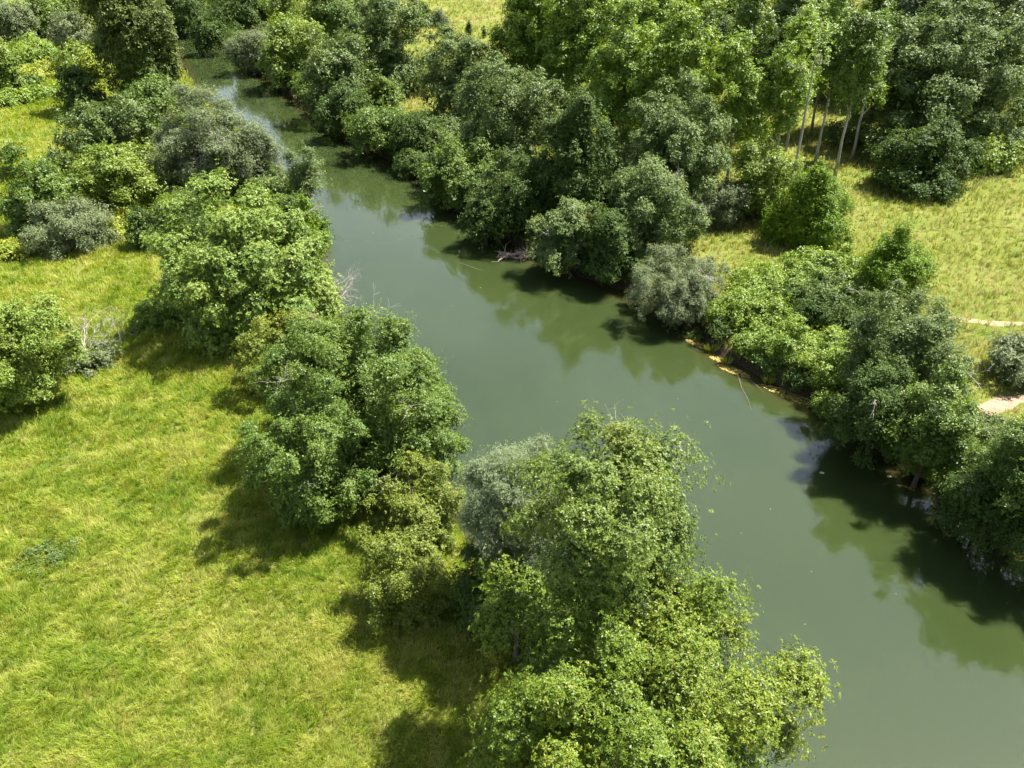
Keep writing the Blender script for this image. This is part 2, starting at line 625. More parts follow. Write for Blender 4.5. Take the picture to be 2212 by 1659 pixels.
def bare_branches(mb, rng, p0, d0, length, rad, depth, spread=0.6, kids=3, sides=4):
    d0 = unit(np.array(d0, float))
    steps = 4
    pts = [np.array(p0, float)]
    d = d0.copy()
    for _ in range(steps):
        d = unit(d + rng.normal(0, 0.16, 3))
        pts.append(pts[-1] + d * length / steps)
    mb.tube(pts, np.linspace(rad, rad * 0.45, steps + 1), sides)
    if depth > 0:
        for k in range(kids):
            i = rng.integers(2, steps + 1)
            nd = unit(d + rng.normal(0, spread, 3))
            bare_branches(mb, rng, pts[i], nd, length * rng.uniform(0.5, 0.8), max(rad * 0.5, 0.008), depth - 1, spread, kids, max(3, sides - 1))


SEED = [100]


def place(box, h, rzmin=0.0):
    """a crown of picture extent box on a tree of height h: its place on the ground, its radii and the crown's middle height"""
    x0, x1, y0, y1 = box
    cx, cy, e, wd = (x0 + x1) / 2, (y0 + y1) / 2, (y1 - y0) / 2, (x1 - x0) / 2
    rz = h * 0.4
    for _ in range(25):
        zc = h - rz
        p = G(cx, cy, zc)
        dv = p - np.array([0, 0, CAM_H])
        _, _, depth = proj(p)
        dist = np.linalg.norm(dv)
        dep = math.asin(-dv[2] / dist)
        r = wd * depth / FPX
        eh = e * depth / FPX
        rz2 = math.sqrt(max(eh ** 2 - (r * math.sin(dep)) ** 2, 0.0)) / math.cos(dep)
        rz2 = float(np.clip(rz2, max(0.38 * r, rzmin), h * 0.497))
        rz = 0.5 * rz + 0.5 * rz2
    return p, r, rz, dist, h - rz


def tree(name, kind, box, h, label, cat='tree', group=None, shape='round', aspect=0.55, lai=1.0, clump=None, trunk=True, bark=None,
         open_=0.0, dead=0, leaf=None, per=7, fill=1.0, wob=0.013, limbs=9, core=0.32, jit=0.35, irr=1.0, part='crown', ysq=1.0, lean=(0, 0), flat=0.75, trunk_r=None, dead_k=1.0):
    SEED[0] += 1
    rng = np.random.default_rng(SEED[0])
    p, r, rz, dist, zc = place(box, h)
    g = gz(p[0], p[1])
    base = np.array([p[0], p[1], max(g, WATER_Z - 0.4)])
    lf = leaf or float(np.clip(0.0025 * dist, 0.105, 0.45))
    cl = clump or max(0.7, 0.0115 * dist)
    (v, fl, sz, tint), cc, rcs = crown_mesh(rng, r, r * ysq, rz, lf, lai, shape, aspect, cl, per, open_, flat, fill, core, jit, irr)
    root = thing(name, base, label, cat, group)
    off = np.array([lean[0], lean[1], p[2] - base[2]])
    v = v + off
    v[:, 2] = np.maximum(v[:, 2], 0.02)
    link(part, mesh_from(part, v, fl, sz, {'tint': ('FACE', tint)}), LEAF[kind], root)
    if trunk:
        mb = MB()
        r0 = trunk_r or h * 0.017 + 0.03
        topz = off[2] + rz * 0.55
        t = np.linspace(0, 1, 8)
        pts = np.stack([off[0] * t + rng.normal(0, wob * h, 8), off[1] * t + rng.normal(0, wob * h, 8), -0.25 + (topz + 0.25) * t], axis=1)
        pts[0, :2] = 0
        rad = r0 * (1.15 - 0.95 * t)
        rad[0] *= 1.3
        mb.tube(pts, rad, 8)
        order = rng.permutation(len(cc))[:limbs]
        for i in order:
            tgt = cc[i] + off
            zt = np.clip(tgt[2] - abs(rng.normal(0.9, 0.4)) * np.linalg.norm(tgt[:2] - off[:2]) * 0.8 - 0.2, topz * 0.22, topz * 0.95)
            f = (zt + 0.25) / (topz + 0.25)
            s = np.array([np.interp(f, t, pts[:, k]) for k in range(3)])
            limb(mb, s, tgt, np.interp(f, t, rad) * 0.5, 0.02, rng, sag=-0.08)
        mb.build('trunk', bark or BARK, root, smooth=True)
    for k in range(dead):
        mb = MB()
        vis = np.argsort(-(cc @ np.array([0.0, -0.55, 0.8])))[:max(6, len(cc) // 3)]
        i = rng.choice(vis)
        o = unit(cc[i])
        o[2] = abs(o[2]) * 0.5
        s = cc[i] * 0.97 + off
        bare_branches(mb, rng, s, o, min(r * 0.42, 2.0) * dead_k, (0.026 * dist / 60 + 0.010) * dead_k, 2, 0.75, 3)
        mb.build('dead_branch', DEAD, root)
    return root


def bush(name, kind, box, h, label, cat='bush', group=None, **kw):
    kw.setdefault('shape', 'mound')
    kw.setdefault('limbs', 6)
    kw.setdefault('part', 'foliage')
    kw.setdefault('trunk', True)
    return tree(name, kind, box, h, label, cat, group, **kw)


# --- left bank, from the camera outwards
tree('oak_tree', 'oak', (1055, 1695, 1240, 1800), 11.5, 'large bright yellow-green oak crown at the bottom edge of the picture beside the river', lai=1.3, clump=1.15, limbs=22, dead=2, per=12, irr=0.4, leaf=0.115, core=0.2, jit=0.25, aspect=0.45, fill=0.98, flat=0.68)
tree('oak_tree', 'grey_oak', (1125, 1492, 935, 1240), 16.0, 'tall open oak over the water behind the bottom oak, dark limbs showing', lai=1.3, clump=1.15, limbs=22, dead=3, per=12, irr=0.4, leaf=0.115, core=0.15, jit=0.25, aspect=0.45, fill=0.96, flat=0.68)
tree('oak_tree', 'oak', (1040, 1190, 1195, 1330), 7.0, 'small oak between the open oak and the yellow-green hedge bushes, dead twigs below', lai=1.0, dead=3, clump=0.8, per=11, leaf=0.15, core=0.15, jit=0.18, aspect=0.42)
tree('willow_tree', 'silver', (1005, 1235, 962, 1190), 11.0, 'silvery white-leaved willow on the river side of the open oak', aspect=0.3, lai=0.85, clump=0.7)
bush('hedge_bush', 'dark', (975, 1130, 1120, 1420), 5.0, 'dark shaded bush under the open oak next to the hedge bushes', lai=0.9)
bush('hedge_bush', 'dark', (1120, 1330, 1210, 1440), 4.5, 'added dark foliage around the trunk of the open oak, standing in for the shade there', lai=0.9, core=0.5)  # dark leaves added where the crown above leaves only shade
bush('hedge_bush', 'hedge', (800, 990, 1005, 1185), 5.2, 'yellow-green fine-leaved hedge bush, the upper one just below the alder', lai=1.0, clump=0.6, dead=1)
bush('hedge_bush', 'hedge', (785, 968, 1150, 1335), 4.6, 'yellow-green fine-leaved hedge bush at the meadow edge, the lower one', lai=1.0, clump=0.6)
bush('undergrowth_bush', 'alder', (1050, 1150, 1490, 1640), 3.0, 'small leafy undergrowth bush at the meadow foot of the bottom oak', lai=0.8)
tree('alder_tree', 'alder', (575, 948, 668, 985), 11.0, 'broad green alder in the middle of the left bank with bare grey twigs', lai=1.0, clump=0.85, dead=5, limbs=16, core=0.28, dead_k=0.85, irr=0.7)
tree('alder_tree', 'alder', (538, 800, 860, 1108), 8.0, 'lower alder crown spilling over the meadow grass below the broad alder', lai=1.0, clump=0.8, dead=3)
tree('alder_tree', 'alder', (745, 992, 800, 1050), 8.0, 'alder overhanging the river on the water side of the broad alder', lai=0.95, clump=0.8, dead=2)
bush('hedge_bush', 'hedge', (520, 705, 678, 850), 6.0, 'yellow-green bush between the lime-green maple and the broad alder', lai=1.0, clump=0.7)
tree('maple_tree', 'maple', (368, 698, 385, 735), 13.0, 'lime-green maple with the palest crown on the left bank', lai=1.0, clump=1.1, limbs=18, per=10, dead=1, leaf=0.19, core=0.3, jit=0.22, fill=1.1, irr=0.6)
bush('bank_bush', 'juniper', (630, 703, 430, 545), 7.0, 'vivid dark green bush squeezed between the maple and the river')
bush('thicket_bush', 'dark', (280, 352, 452, 537), 4.0, 'dark rounded thicket bush at the meadow edge left of the maple')
bush('thicket_bush', 'olive', (340, 448, 415, 530), 5.5, 'olive thicket bush directly behind the maple on its left')
tree('willow_tree', 'olive', (610, 692, 308, 450), 7.0, 'thin olive willow leaning over the water above the maple', aspect=0.35, open_=0.3, dead=2)
tree('willow_tree', 'willow', (455, 592, 268, 415), 9.0, 'grey willow with bleached bare white branches over its crown', aspect=0.3, dead=7, dead_k=1.5)
tree('willow_tree', 'willow', (335, 512, 200, 425), 13.0, 'tall grey-green willow between the olive tree and the bleached willow', aspect=0.3, limbs=14)
tree('broad_tree', 'olive', (128, 335, 215, 405), 10.5, 'olive-brown crowned tree at the edge of the small far left meadow', clump=1.0)
tree('locust_tree', 'locust', (175, 342, 300, 468), 8.0, 'fresh green locust in front of the olive-brown tree with dark gaps under its tiers', flat=0.45)
tree('broad_tree', 'alder', (262, 372, 165, 290), 8.0, 'mid green tree at the foot of the tall dark poplar on the river side')
tree('poplar_tree', 'black_poplar', (204, 360, -110, 232), 26.0, 'tall dark poplar column standing at the top left by the river', shape='tall', lai=1.25, clump=1.25, limbs=14, fill=1.35, flat=1.5)
tree('broad_tree', 'dark', (138, 222, 150, 248), 7.5, 'dark shaded tree left of the foot of the tall poplar', clump=1.2)

# --- left meadow and behind it
tree('meadow_tree', 'alder', (2, 152, 308, 522), 9.5, 'rounded green tree standing in the left meadow beside a greyish bush', lai=1.1)
bush('meadow_bush', 'willow', (58, 226, 418, 552), 5.0, 'greyish fine-leaved bush in front of the rounded meadow tree', aspect=0.35, lai=1.1)
tree('meadow_tree', 'locust', (-75, 145, 628, 897), 9.5, 'yellow-green tree cut by the left edge of the picture beside the bare dead tree', lai=1.05, clump=0.9)
bush('meadow_shrub', 'bramble', (290, 388, 638, 716), 2.4, 'small bright shrub in the grass left of the maple', clump=0.5)
bush('meadow_shrub', 'ash', (352, 408, 588, 645), 2.2, 'tiny bluish-green shrub above the small bright shrub beside the maple', clump=0.5)
bush('meadow_shrub', 'willow', (128, 245, 735, 805), 1.6, 'dull low shrub around the foot of the bare dead tree', clump=0.5, lai=0.7)
bush('nettle_patch', 'nettle', (190, 300, 452, 515), 1.4, 'yellow-green nettle patch between the greyish bush and the dark thicket', clump=0.6, trunk=False)
bush('nettle_patch', 'nettle', (-20, 70, 512, 562), 1.5, 'yellow-green nettle patch at the left edge below the rounded meadow tree', clump=0.6, trunk=False)
bush('nettle_patch', 'nettle', (240, 330, 420, 470), 1.8, 'nettle patch right below the fresh green locust', clump=0.6, trunk=False)
tree('back_tree', 'willow', (-15, 72, -10, 105), 10.0, 'grey-green tree in the top left corner of the picture')
tree('back_tree', 'alder', (58, 138, -25, 92), 10.0, 'darker green tree second from the top left corner')
tree('back_tree', 'willow', (108, 200, 15, 112), 8.0, 'pale grey tree with bare dead twigs left of the tall poplar', dead=4)
tree('back_tree', 'locust', (125, 200, -45, 45), 11.0, 'green tree peeping over the pale grey tree at the top edge')
tree('back_tree', 'locust', (-25, 42, 88, 202), 9.0, 'bright green tree cut by the left edge below the corner tree')
bush('back_bush', 'bramble', (28, 122, 78, 135), 4.5, 'bright green bush between the corner trees and the yellowish brambles')
bush('back_bush', 'locust', (118, 208, 92, 172), 6.0, 'leafy bush in front of the pale grey tree')
bush('back_bush', 'nettle', (176, 232, 104, 180), 5.0, 'yellowish bush hard against the left side of the tall poplar')
for bx, hh, kd, lb in (((28, 138, 122, 190), 2.2, 'nettle', 'yellowish bramble bank behind the small far left meadow'),
                       ((-20, 62, 178, 245), 2.4, 'bramble', 'bramble clump at the left edge behind the small far meadow'),
                       ((58, 150, 168, 222), 2.0, 'bramble', 'low bramble clump at the back edge of the small far left meadow')):
    bush('bramble_clump', kd, bx, hh, lb, trunk=False, clump=0.9)

# --- right bank, far to near
tree('bank_tree', 'dark', (345, 452, -70, 92), 13.0, 'dark tree at the river bend right of the tall poplar')
tree('bank_tree', 'dark', (290, 415, -130, 48), 17.0, 'tall dark tree closing the river bend, right behind the tall poplar')
tree('bank_tree', 'alder', (385, 500, -120, 40), 17.0, 'tall green tree closing the river bend at the top edge')
tree('bank_tree', 'dark', (418, 482, 25, 122), 7.0, 'dark narrow bank tree right of the tree at the river bend')
tree('bank_tree', 'dark', (465, 570, -30, 75), 11.0, 'dark green tree behind the greyish overhanging willow at the top')
tree('willow_tree', 'willow', (498, 596, 52, 160), 7.5, 'greyish willow overhanging the far right bank, its underside brown', aspect=0.3)
tree('bank_tree', 'locust', (568, 690, 25, 198), 12.0, 'round bright green tree on the far right bank')
tree('bank_tree', 'locust', (540, 650, -45, 60), 13.0, 'bright crown behind the round bright green tree at the top edge')
tree('bank_tree', 'alder', (655, 765, -40, 90), 13.0, 'mid green crown at the top edge behind the olive-grey bank tree')
tree('bank_tree', 'olive', (662, 790, 55, 268), 13.0, 'olive-grey tree leaning over the river next to the pale thin-stemmed tree', dead=2)
tree('bank_tree', 'dark', (690, 800, 170, 300), 7.0, 'dark low tree in the shade under the olive-grey bank tree')
tree('pale_tree', 'ash', (745, 928, -20, 205), 19.0, 'pale airy tree with thin visible stems beside the sunny clearing', flat=0.5, open_=0.12, limbs=16)
bush('bank_bush', 'alder', (755, 882, 212, 343), 6.0, 'bush hanging over the water below the pale airy tree')
bush('bank_bush', 'dark', (856, 962, 238, 348), 6.0, 'very dark rounded ivy-like bush below the sunny clearing')
tree('bank_tree', 'ash', (918, 1068, 58, 275), 14.0, 'blue-green tree at the right side of the sunny clearing', clump=1.3)
tree('bank_tree', 'olive', (1000, 1212, 140, 345), 15.0, 'thin olive tree with a visible straight stem in front of the poplars', open_=0.25, limbs=16, bark=PALE_BARK)
bush('bank_bush', 'alder', (918, 1065, 298, 440), 7.0, 'bright sunlit bush overhanging the river in front of the thin olive tree')
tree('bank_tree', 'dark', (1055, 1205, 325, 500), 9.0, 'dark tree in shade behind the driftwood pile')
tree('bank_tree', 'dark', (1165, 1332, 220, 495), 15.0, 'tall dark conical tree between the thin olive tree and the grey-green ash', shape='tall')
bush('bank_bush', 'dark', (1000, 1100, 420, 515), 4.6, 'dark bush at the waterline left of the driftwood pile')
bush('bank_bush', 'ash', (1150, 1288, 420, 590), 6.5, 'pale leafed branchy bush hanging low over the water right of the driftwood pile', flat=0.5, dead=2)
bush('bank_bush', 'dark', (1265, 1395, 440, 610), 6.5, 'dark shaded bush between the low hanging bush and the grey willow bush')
tree('ash_tree', 'ash', (1335, 1560, 192, 440), 16.0, 'tall grey-green ash in front of the poplars in the upper middle', limbs=16)
tree('ash_tree', 'ash', (1325, 1518, 350, 565), 10.0, 'lower leafy ash in front of the tall grey-green ash with dead twigs', dead=3)
bush('bank_bush', 'willow', (1500, 1602, 390, 490), 5.0, 'greyish feathery bush right of the lower ash', aspect=0.3)
bush('willow_bush', 'willow', (1366, 1562, 522, 695), 5.0, 'grey willow bush with upright shoots leaning over the water', aspect=0.25, dead=2, clump=0.6)
tree('young_tree', 'locust', (1585, 1702, 308, 480), 9.0, 'leafy young tree left of the taller juniper', lai=1.05)
tree('juniper_tree', 'juniper', (1674, 1828, 365, 535), 8.5, 'vivid green juniper, the taller and left one of two on the right bank', cat='juniper', shape='cone', lai=1.5, aspect=0.4, clump=0.75, flat=1.6, fill=1.05, core=0.25, irr=1.3)
tree('juniper_tree', 'juniper', (1872, 2006, 500, 652), 8.0, 'vivid green juniper at the edge of the right meadow, the right one of two', cat='juniper', shape='cone', lai=1.5, aspect=0.4, clump=0.75, flat=1.6, fill=1.05, core=0.25, irr=1.3)
bush('bank_bush', 'bramble', (1690, 1868, 508, 650), 3.6, 'wide leafy bush between the two junipers', clump=0.7)
bush('bramble_clump', 'bramble', (1575, 1705, 555, 655), 2.4, 'bramble clump left of the wide bush, in the shadow of a juniper', trunk=False)
bush('bramble_clump', 'bramble', (1535, 1702, 598, 742), 3.0, 'lush bramble clump right beside the grey willow bush', trunk=False, clump=0.55, lai=1.2)
bush('bramble_clump', 'bramble', (1650, 1785, 665, 815), 3.0, 'lush bramble clump above the duckweed at the waterline, middle of the bank', trunk=False, clump=0.55, lai=1.2)
bush('bramble_clump', 'bramble', (1745, 1865, 715, 850), 3.0, 'lush bramble clump touching the olive-grey tree', trunk=False, clump=0.55, lai=1.2)
bush('bramble_clump', 'dark', (1700, 1870, 590, 720), 3.0, 'shaded bramble hollow behind the lush bramble clumps', trunk=False)
tree('bank_tree', 'olive', (1848, 2065, 645, 865), 9.0, 'olive-grey fine-leaved tree below the right juniper', aspect=0.4, dead=3, clump=0.8)
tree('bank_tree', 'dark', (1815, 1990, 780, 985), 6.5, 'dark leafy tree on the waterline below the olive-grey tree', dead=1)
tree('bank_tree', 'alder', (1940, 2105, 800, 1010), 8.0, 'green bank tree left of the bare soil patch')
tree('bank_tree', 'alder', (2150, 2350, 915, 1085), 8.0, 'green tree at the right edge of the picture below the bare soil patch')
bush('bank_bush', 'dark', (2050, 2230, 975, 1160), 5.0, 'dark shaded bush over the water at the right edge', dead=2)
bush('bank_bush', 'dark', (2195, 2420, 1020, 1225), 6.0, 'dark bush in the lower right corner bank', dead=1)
bush('meadow_bush', 'willow', (2150, 2290, 735, 830), 3.2, 'greyish bush at the right edge above the bare soil patch')
tree('willow_tree', 'ash', (1835, 2165, 15, 340), 20.0, 'huge rounded grey-green willow in the upper right corner', cat='willow', lai=1.05, limbs=20, flat=0.55, clump=1.5)
tree('willow_tree', 'ash', (1990, 2235, 110, 320), 15.0, 'smaller grey willow in front of the huge rounded willow on its right', cat='willow', flat=0.6)
bush('willow_bush', 'dark', (1905, 2115, 255, 420), 8.5, 'dark green willow bush under the huge rounded willow at the meadow edge')
bush('meadow_bush', 'bramble', (2080, 2195, 288, 378), 4.5, 'yellow-green bush at the top edge of the right meadow')
for bx, lb in (((1895, 2035, -75, 130), 'silver-leaved poplar at the top edge left of the top right corner'),
               ((2010, 2140, -70, 110), 'silver-leaved poplar at the top edge behind the huge willow'),
               ((2110, 2275, -70, 150), 'silver-leaved poplar in the top right corner')):
    tree('silver_poplar', 'silver', bx, 24.0, lb, 'poplar', 'silver poplars in the top right corner', shape='tall', lai=0.9)
tree('back_tree', 'nettle', (2180, 2290, 140, 350), 10.0, 'yellow-green tree at the right edge next to the smaller grey willow')


# --- the poplar plantation: straight pale stems, crowns high
def poplar(box, h, label, kind='poplar', group='plantation poplars', **kw):
    kw.setdefault('limbs', 16)
    kw.setdefault('lai', 1.0)
    kw.setdefault('clump', 1.25)
    kw.setdefault('fill', 0.95)
    kw.setdefault('core', 0.2)
    return tree('poplar_tree', kind, box, h, label, 'poplar', group, shape='tall', bark=PALE_BARK, trunk_r=0.2, wob=0.004, **kw)


poplar((1062, 1218, -45, 225), 23, 'leftmost broad poplar of the plantation against the sunny far field', lai=1.1)
poplar((1175, 1335, -35, 250), 23, 'second poplar from the left end of the plantation', lai=1.1)
poplar((1268, 1425, 20, 285), 22, 'broad poplar directly behind the dark conical tree', lai=1.1)
poplar((1375, 1560, 35, 310), 22, 'yellow-green poplar rising behind the tall grey-green ash', lai=1.1)
poplar((1338, 1465, -30, 150), 23, 'poplar below the far white-roofed house')
poplar((1540, 1652, 92, 318), 19, 'slim poplar with bare lower stem right of the grey-green ash', open_=0.1)
poplar((1648, 1748, 108, 292), 18, 'slim poplar with bare pale stem above the taller juniper', open_=0.1)
poplar((1718, 1812, 10, 200), 24, 'half-dead poplar with a long pale stem and bare grey top', open_=0.55, dead=6)
poplar((1730, 1800, 20, 190), 20, 'thin dark-stemmed poplar just behind the half-dead one', open_=0.35, kind='alder')
poplar((1850, 1925, 40, 215), 20, 'slim leafy poplar at the left side of the huge willow', open_=0.3)
poplar((1770, 1850, 30, 190), 21, 'thin poplar right of the half-dead one, few leaves on a leaning pale stem', open_=0.45, kind='alder')
for i, (bx, hh) in enumerate((((1450, 1560, -60, 110), 22), ((1590, 1680, -50, 90), 23), ((1665, 1760, -60, 110), 23), ((1750, 1850, -50, 130), 24),
                              ((1830, 1920, -40, 150), 23), ((1560, 1640, 15, 150), 17), ((1690, 1780, 30, 190), 20), ((1810, 1905, 40, 220), 21))):
    poplar(bx, hh, 'poplar in the crowded back rows of the plantation at the top edge', kind=('poplar', 'alder', 'olive')[i % 3],
           group='back rows of poplars', open_=0.12 if i not in (1, 5) else 0.45, dead=3 if i in (1, 5) else 0)

# --- far field: little trees
tree('pine_tree', 'willow', (925, 968, 22, 58), 6.5, 'small lone grey-green pine on a thin stem in the far field', cat='pine', leaf=0.4, limbs=8, open_=0.15)
bush('conifer_bush', 'dark', (880, 928, 4, 58), 6.0, 'dark dense conifer bush left of the lone pine in the far field', shape='round')
tree('cypress_tree', 'dark', (1006, 1020, 46, 74), 4.2, 'small dark cypress in the far field, the taller of two', cat='cypress', shape='cone', leaf=0.3)
tree('cypress_tree', 'dark', (1041, 1050, 58, 78), 3.0, 'tiny dark cypress in the far field, the shorter of two', cat='cypress', shape='cone', leaf=0.3)

# --- shrubs closing the foot of both banks
R2 = np.random.default_rng(77)


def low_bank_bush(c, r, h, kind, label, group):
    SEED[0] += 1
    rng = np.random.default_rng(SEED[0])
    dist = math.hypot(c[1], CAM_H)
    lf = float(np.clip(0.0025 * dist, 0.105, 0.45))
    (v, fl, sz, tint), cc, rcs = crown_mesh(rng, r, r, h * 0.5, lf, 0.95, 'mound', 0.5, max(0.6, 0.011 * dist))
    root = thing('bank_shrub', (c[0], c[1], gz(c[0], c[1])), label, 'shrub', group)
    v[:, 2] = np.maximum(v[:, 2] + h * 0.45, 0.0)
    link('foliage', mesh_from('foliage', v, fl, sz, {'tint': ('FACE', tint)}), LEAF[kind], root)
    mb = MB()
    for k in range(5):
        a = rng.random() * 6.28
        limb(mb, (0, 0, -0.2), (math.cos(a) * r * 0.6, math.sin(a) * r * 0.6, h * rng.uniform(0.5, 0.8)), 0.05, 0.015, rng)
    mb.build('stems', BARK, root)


def along(poly, s):
    seg = np.linalg.norm(np.diff(poly, axis=0), axis=1)
    cum = np.concatenate([[0], np.cumsum(seg)])
    return np.array([np.interp(s, cum, poly[:, k]) for k in range(2)]), cum[-1]


RB = np.array([G(x, y)[:2] for x, y in [(470, 70), (560, 140), (660, 210), (760, 285), (860, 330), (960, 400), (1060, 470), (1160, 520), (1270, 560), (1400, 620)]])
_, LR = along(RB, 0)
for i, s in enumerate(np.arange(2, LR, 5.2)):
    c, _ = along(RB, s)
    if np.hypot(*(c - G(1124, 548)[:2])) < 6.5:
        continue
    nrm = np.array([1.2, 1.4])
    low_bank_bush(c + nrm * R2.uniform(0.2, 1.0) + R2.normal(0, 0.5, 2), R2.uniform(2.0, 3.0), R2.uniform(2.4, 4.2), ['dark', 'alder', 'dark', 'dark'][i % 4],  # mostly dark leaf colour stands in for the shade at the waterline
                  'waterside shrub under the trees of the far bank, shade put into its leaf colour', 'shrubs along the foot of the far bank')
RN = np.array([G(x, y)[:2] for x, y in [(1480, 690), (1560, 750), (1640, 795), (1770, 860), (1870, 930), (2000, 1025), (2110, 1110), (2240, 1200)]])
_, LN = along(RN, 0)
for i, s in enumerate(np.arange(1, LN, 3.2)):
    c, _ = along(RN, s)
    low_bank_bush(c + np.array([0.5, 0.7]) * R2.uniform(0.7, 2.0) + R2.normal(0, 0.3, 2), R2.uniform(1.0, 1.5), R2.uniform(1.0, 1.9), ['alder', 'dark', 'bramble'][i % 3],
                  'leafy shrub hanging over the waterline of the near right bank', 'shrubs along the waterline of the near right bank')
LBK = np.array([G(x, y)[:2] for x, y in [(300, 215), (400, 240), (470, 310), (560, 400), (630, 470), (640, 600), (700, 730), (800, 860), (900, 1010)]])
_, LL = along(LBK, 0)
for i, s in enumerate(np.arange(1, LL, 6.0)):
    c, _ = along(LBK, s)
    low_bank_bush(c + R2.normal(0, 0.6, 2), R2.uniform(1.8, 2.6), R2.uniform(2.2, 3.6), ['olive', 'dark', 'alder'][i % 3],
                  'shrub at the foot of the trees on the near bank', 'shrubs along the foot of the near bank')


# --- understorey closing the woods, scattered over their real ground
def scatter(poly_px, n, rr, hh, kinds, label, group, seed, keep_off=0.6, gap=1.6):
    rng = np.random.default_rng(seed)
    poly = np.array([G(x, y)[:2] for x, y in poly_px])
    lo, hi = poly.min(0), poly.max(0)
    done = []
    for _ in range(6000):
        if len(done) >= n:
            break
        c = rng.uniform(lo, hi)
        if not inside(c[None], poly)[0] or bank(c[None])[0] < keep_off:
            continue
        if any(np.hypot(*(c - e)) < gap for e in done):
            continue
        done.append(c)
        low_bank_bush(c, rng.uniform(*rr), rng.uniform(*hh), kinds[len(done) % len(kinds)], label, group)


scatter([(560, 60), (700, 20), (860, 60), (880, 180), (850, 300), (740, 270), (640, 200)], 22, (2.2, 3.6), (3.0, 6.0), ['alder', 'locust', 'dark', 'olive', 'ash'],
        'understorey bush among the far bank trees left of the sunny clearing', 'understorey left of the clearing', 901, gap=3.0)
scatter([(960, 270), (1060, 200), (1300, 250), (1540, 330), (1560, 430), (1500, 520), (1300, 560), (1160, 500), (1060, 440), (960, 390)], 34, (2.0, 3.4), (2.6, 5.0),
        ['dark', 'alder', 'ash', 'dark', 'olive'], 'understorey bush in the wood between the clearing and the junipers', 'understorey below the poplars', 902, gap=2.6)
scatter([(0, 0), (190, 0), (230, 120), (240, 220), (150, 250), (60, 200), (0, 190)], 22, (2.2, 3.6), (2.0, 4.5), ['bramble', 'locust', 'alder', 'willow', 'nettle'],
        'bush in the thicket behind the small far left meadow', 'bushes of the far left thicket', 903, gap=3.0)
scatter([(180, 300), (280, 250), (420, 260), (560, 400), (640, 450), (560, 520), (360, 500), (250, 440)], 11, (1.6, 2.6), (2.0, 3.6), ['olive', 'alder', 'dark', 'locust'],
        'bush filling the left bank wood behind the maple', 'bushes of the left bank wood', 904, gap=2.4)
scatter([(1700, 640), (1860, 620), (1900, 720), (2050, 860), (2090, 930), (2260, 1000), (2260, 1130), (2000, 960), (1830, 860)], 20, (1.6, 2.4), (1.8, 3.4), ['dark', 'bramble', 'alder', 'olive'],
        'bush on the near right bank among the olive-grey trees', 'bushes of the near right bank', 905, gap=2.2)


def back_wood(x0, x1, y, n, h, kinds, seed):
    rng = np.random.default_rng(seed)
    for i in range(n):
        cx = x0 + (x1 - x0) * (i + 0.5) / n + rng.uniform(-12, 12)
        wd = rng.uniform(48, 66)
        tree('wood_tree', kinds[i % len(kinds)], (cx - wd, cx + wd, y - rng.uniform(55, 85), y + 75), h * rng.uniform(0.85, 1.15),
             'tree of the dense wood behind the poplar rows at the top edge', 'tree', 'trees of the dense wood behind', clump=1.7, limbs=6)


back_wood(1090, 2230, 35, 12, 19, ['poplar', 'alder', 'dark', 'olive', 'ash'], 41)
back_wood(1480, 2230, 120, 8, 15, ['dark', 'alder', 'dark', 'olive'], 42)

# --- bare dead trees and driftwood
def dead_tree(name, px, py, h, label, n=6, seed=5, tilt=0.5, rad=0.09):
    rng = np.random.default_rng(seed)
    b = G(px, py)
    root = thing(name, (b[0], b[1], gz(b[0], b[1])), label, 'dead tree')
    mb = MB()
    tp = np.array([0.1, 0.0, h * 0.3])
    mb.tube([(0, 0, -0.2), (0.03, 0, h * 0.12), tp], [rad * 1.6, rad * 1.2, rad], 7)
    mb.build('trunk', DEAD, root)
    mb = MB()
    for k in range(n):
        a = 6.28 * k / n + rng.random()
        bare_branches(mb, rng, tp - [0, 0, h * 0.12 * rng.random()], (math.cos(a) * tilt, math.sin(a) * tilt, 1.0), h * 0.45, rad * 0.55, 3, 0.42, 3)
    mb.build('bare_branches', DEAD, root)
    return root


dead_tree('dead_tree', 192, 785, 5.0, 'bare grey dead tree standing in the left meadow', 7, 5, 0.75, 0.10)
dead_tree('dead_tree', 262, 745, 3.4, 'thin bare dead sapling right of the bare grey dead tree', 3, 8, 0.4, 0.04)
dead_tree('dead_tree', 715, 668, 4.5, 'tangle of bleached bare twigs leaning over the water beside the maple', 16, 12, 1.3, 0.10)


def driftwood():
    rng = np.random.default_rng(31)
    b = G(1120, 556, WATER_Z)
    root = thing('driftwood_pile', (b[0], b[1], WATER_Z), 'pinkish pile of driftwood roots stranded at the foot of the dark far bank', 'driftwood')
    mb = MB()
    for k in range(4):
        a = rng.uniform(-0.6, 0.6)
        p0 = np.array([rng.uniform(-2.2, 0.5), rng.uniform(-0.5, 0.8), 0.1])
        p1 = p0 + np.array([math.cos(a) * 2.6, math.sin(a) * 1.2, rng.uniform(0, 0.5)])
        limb(mb, p0, p1, 0.13, 0.07, rng, 0.03, 6)
    mb.build('log', DRIFT, root)
    mb = MB()
    for k in range(46):
        p0 = np.array([rng.uniform(-2.6, 2.6), rng.uniform(-0.6, 0.8), 0.15])
        a = rng.random() * 6.28
        bare_branches(mb, rng, p0, (math.cos(a), math.sin(a) * 0.7, rng.uniform(-0.1, 0.7)), rng.uniform(0.6, 1.5), 0.06, 1, 0.7, 2)
    mb.build('roots', DRIFT, root)


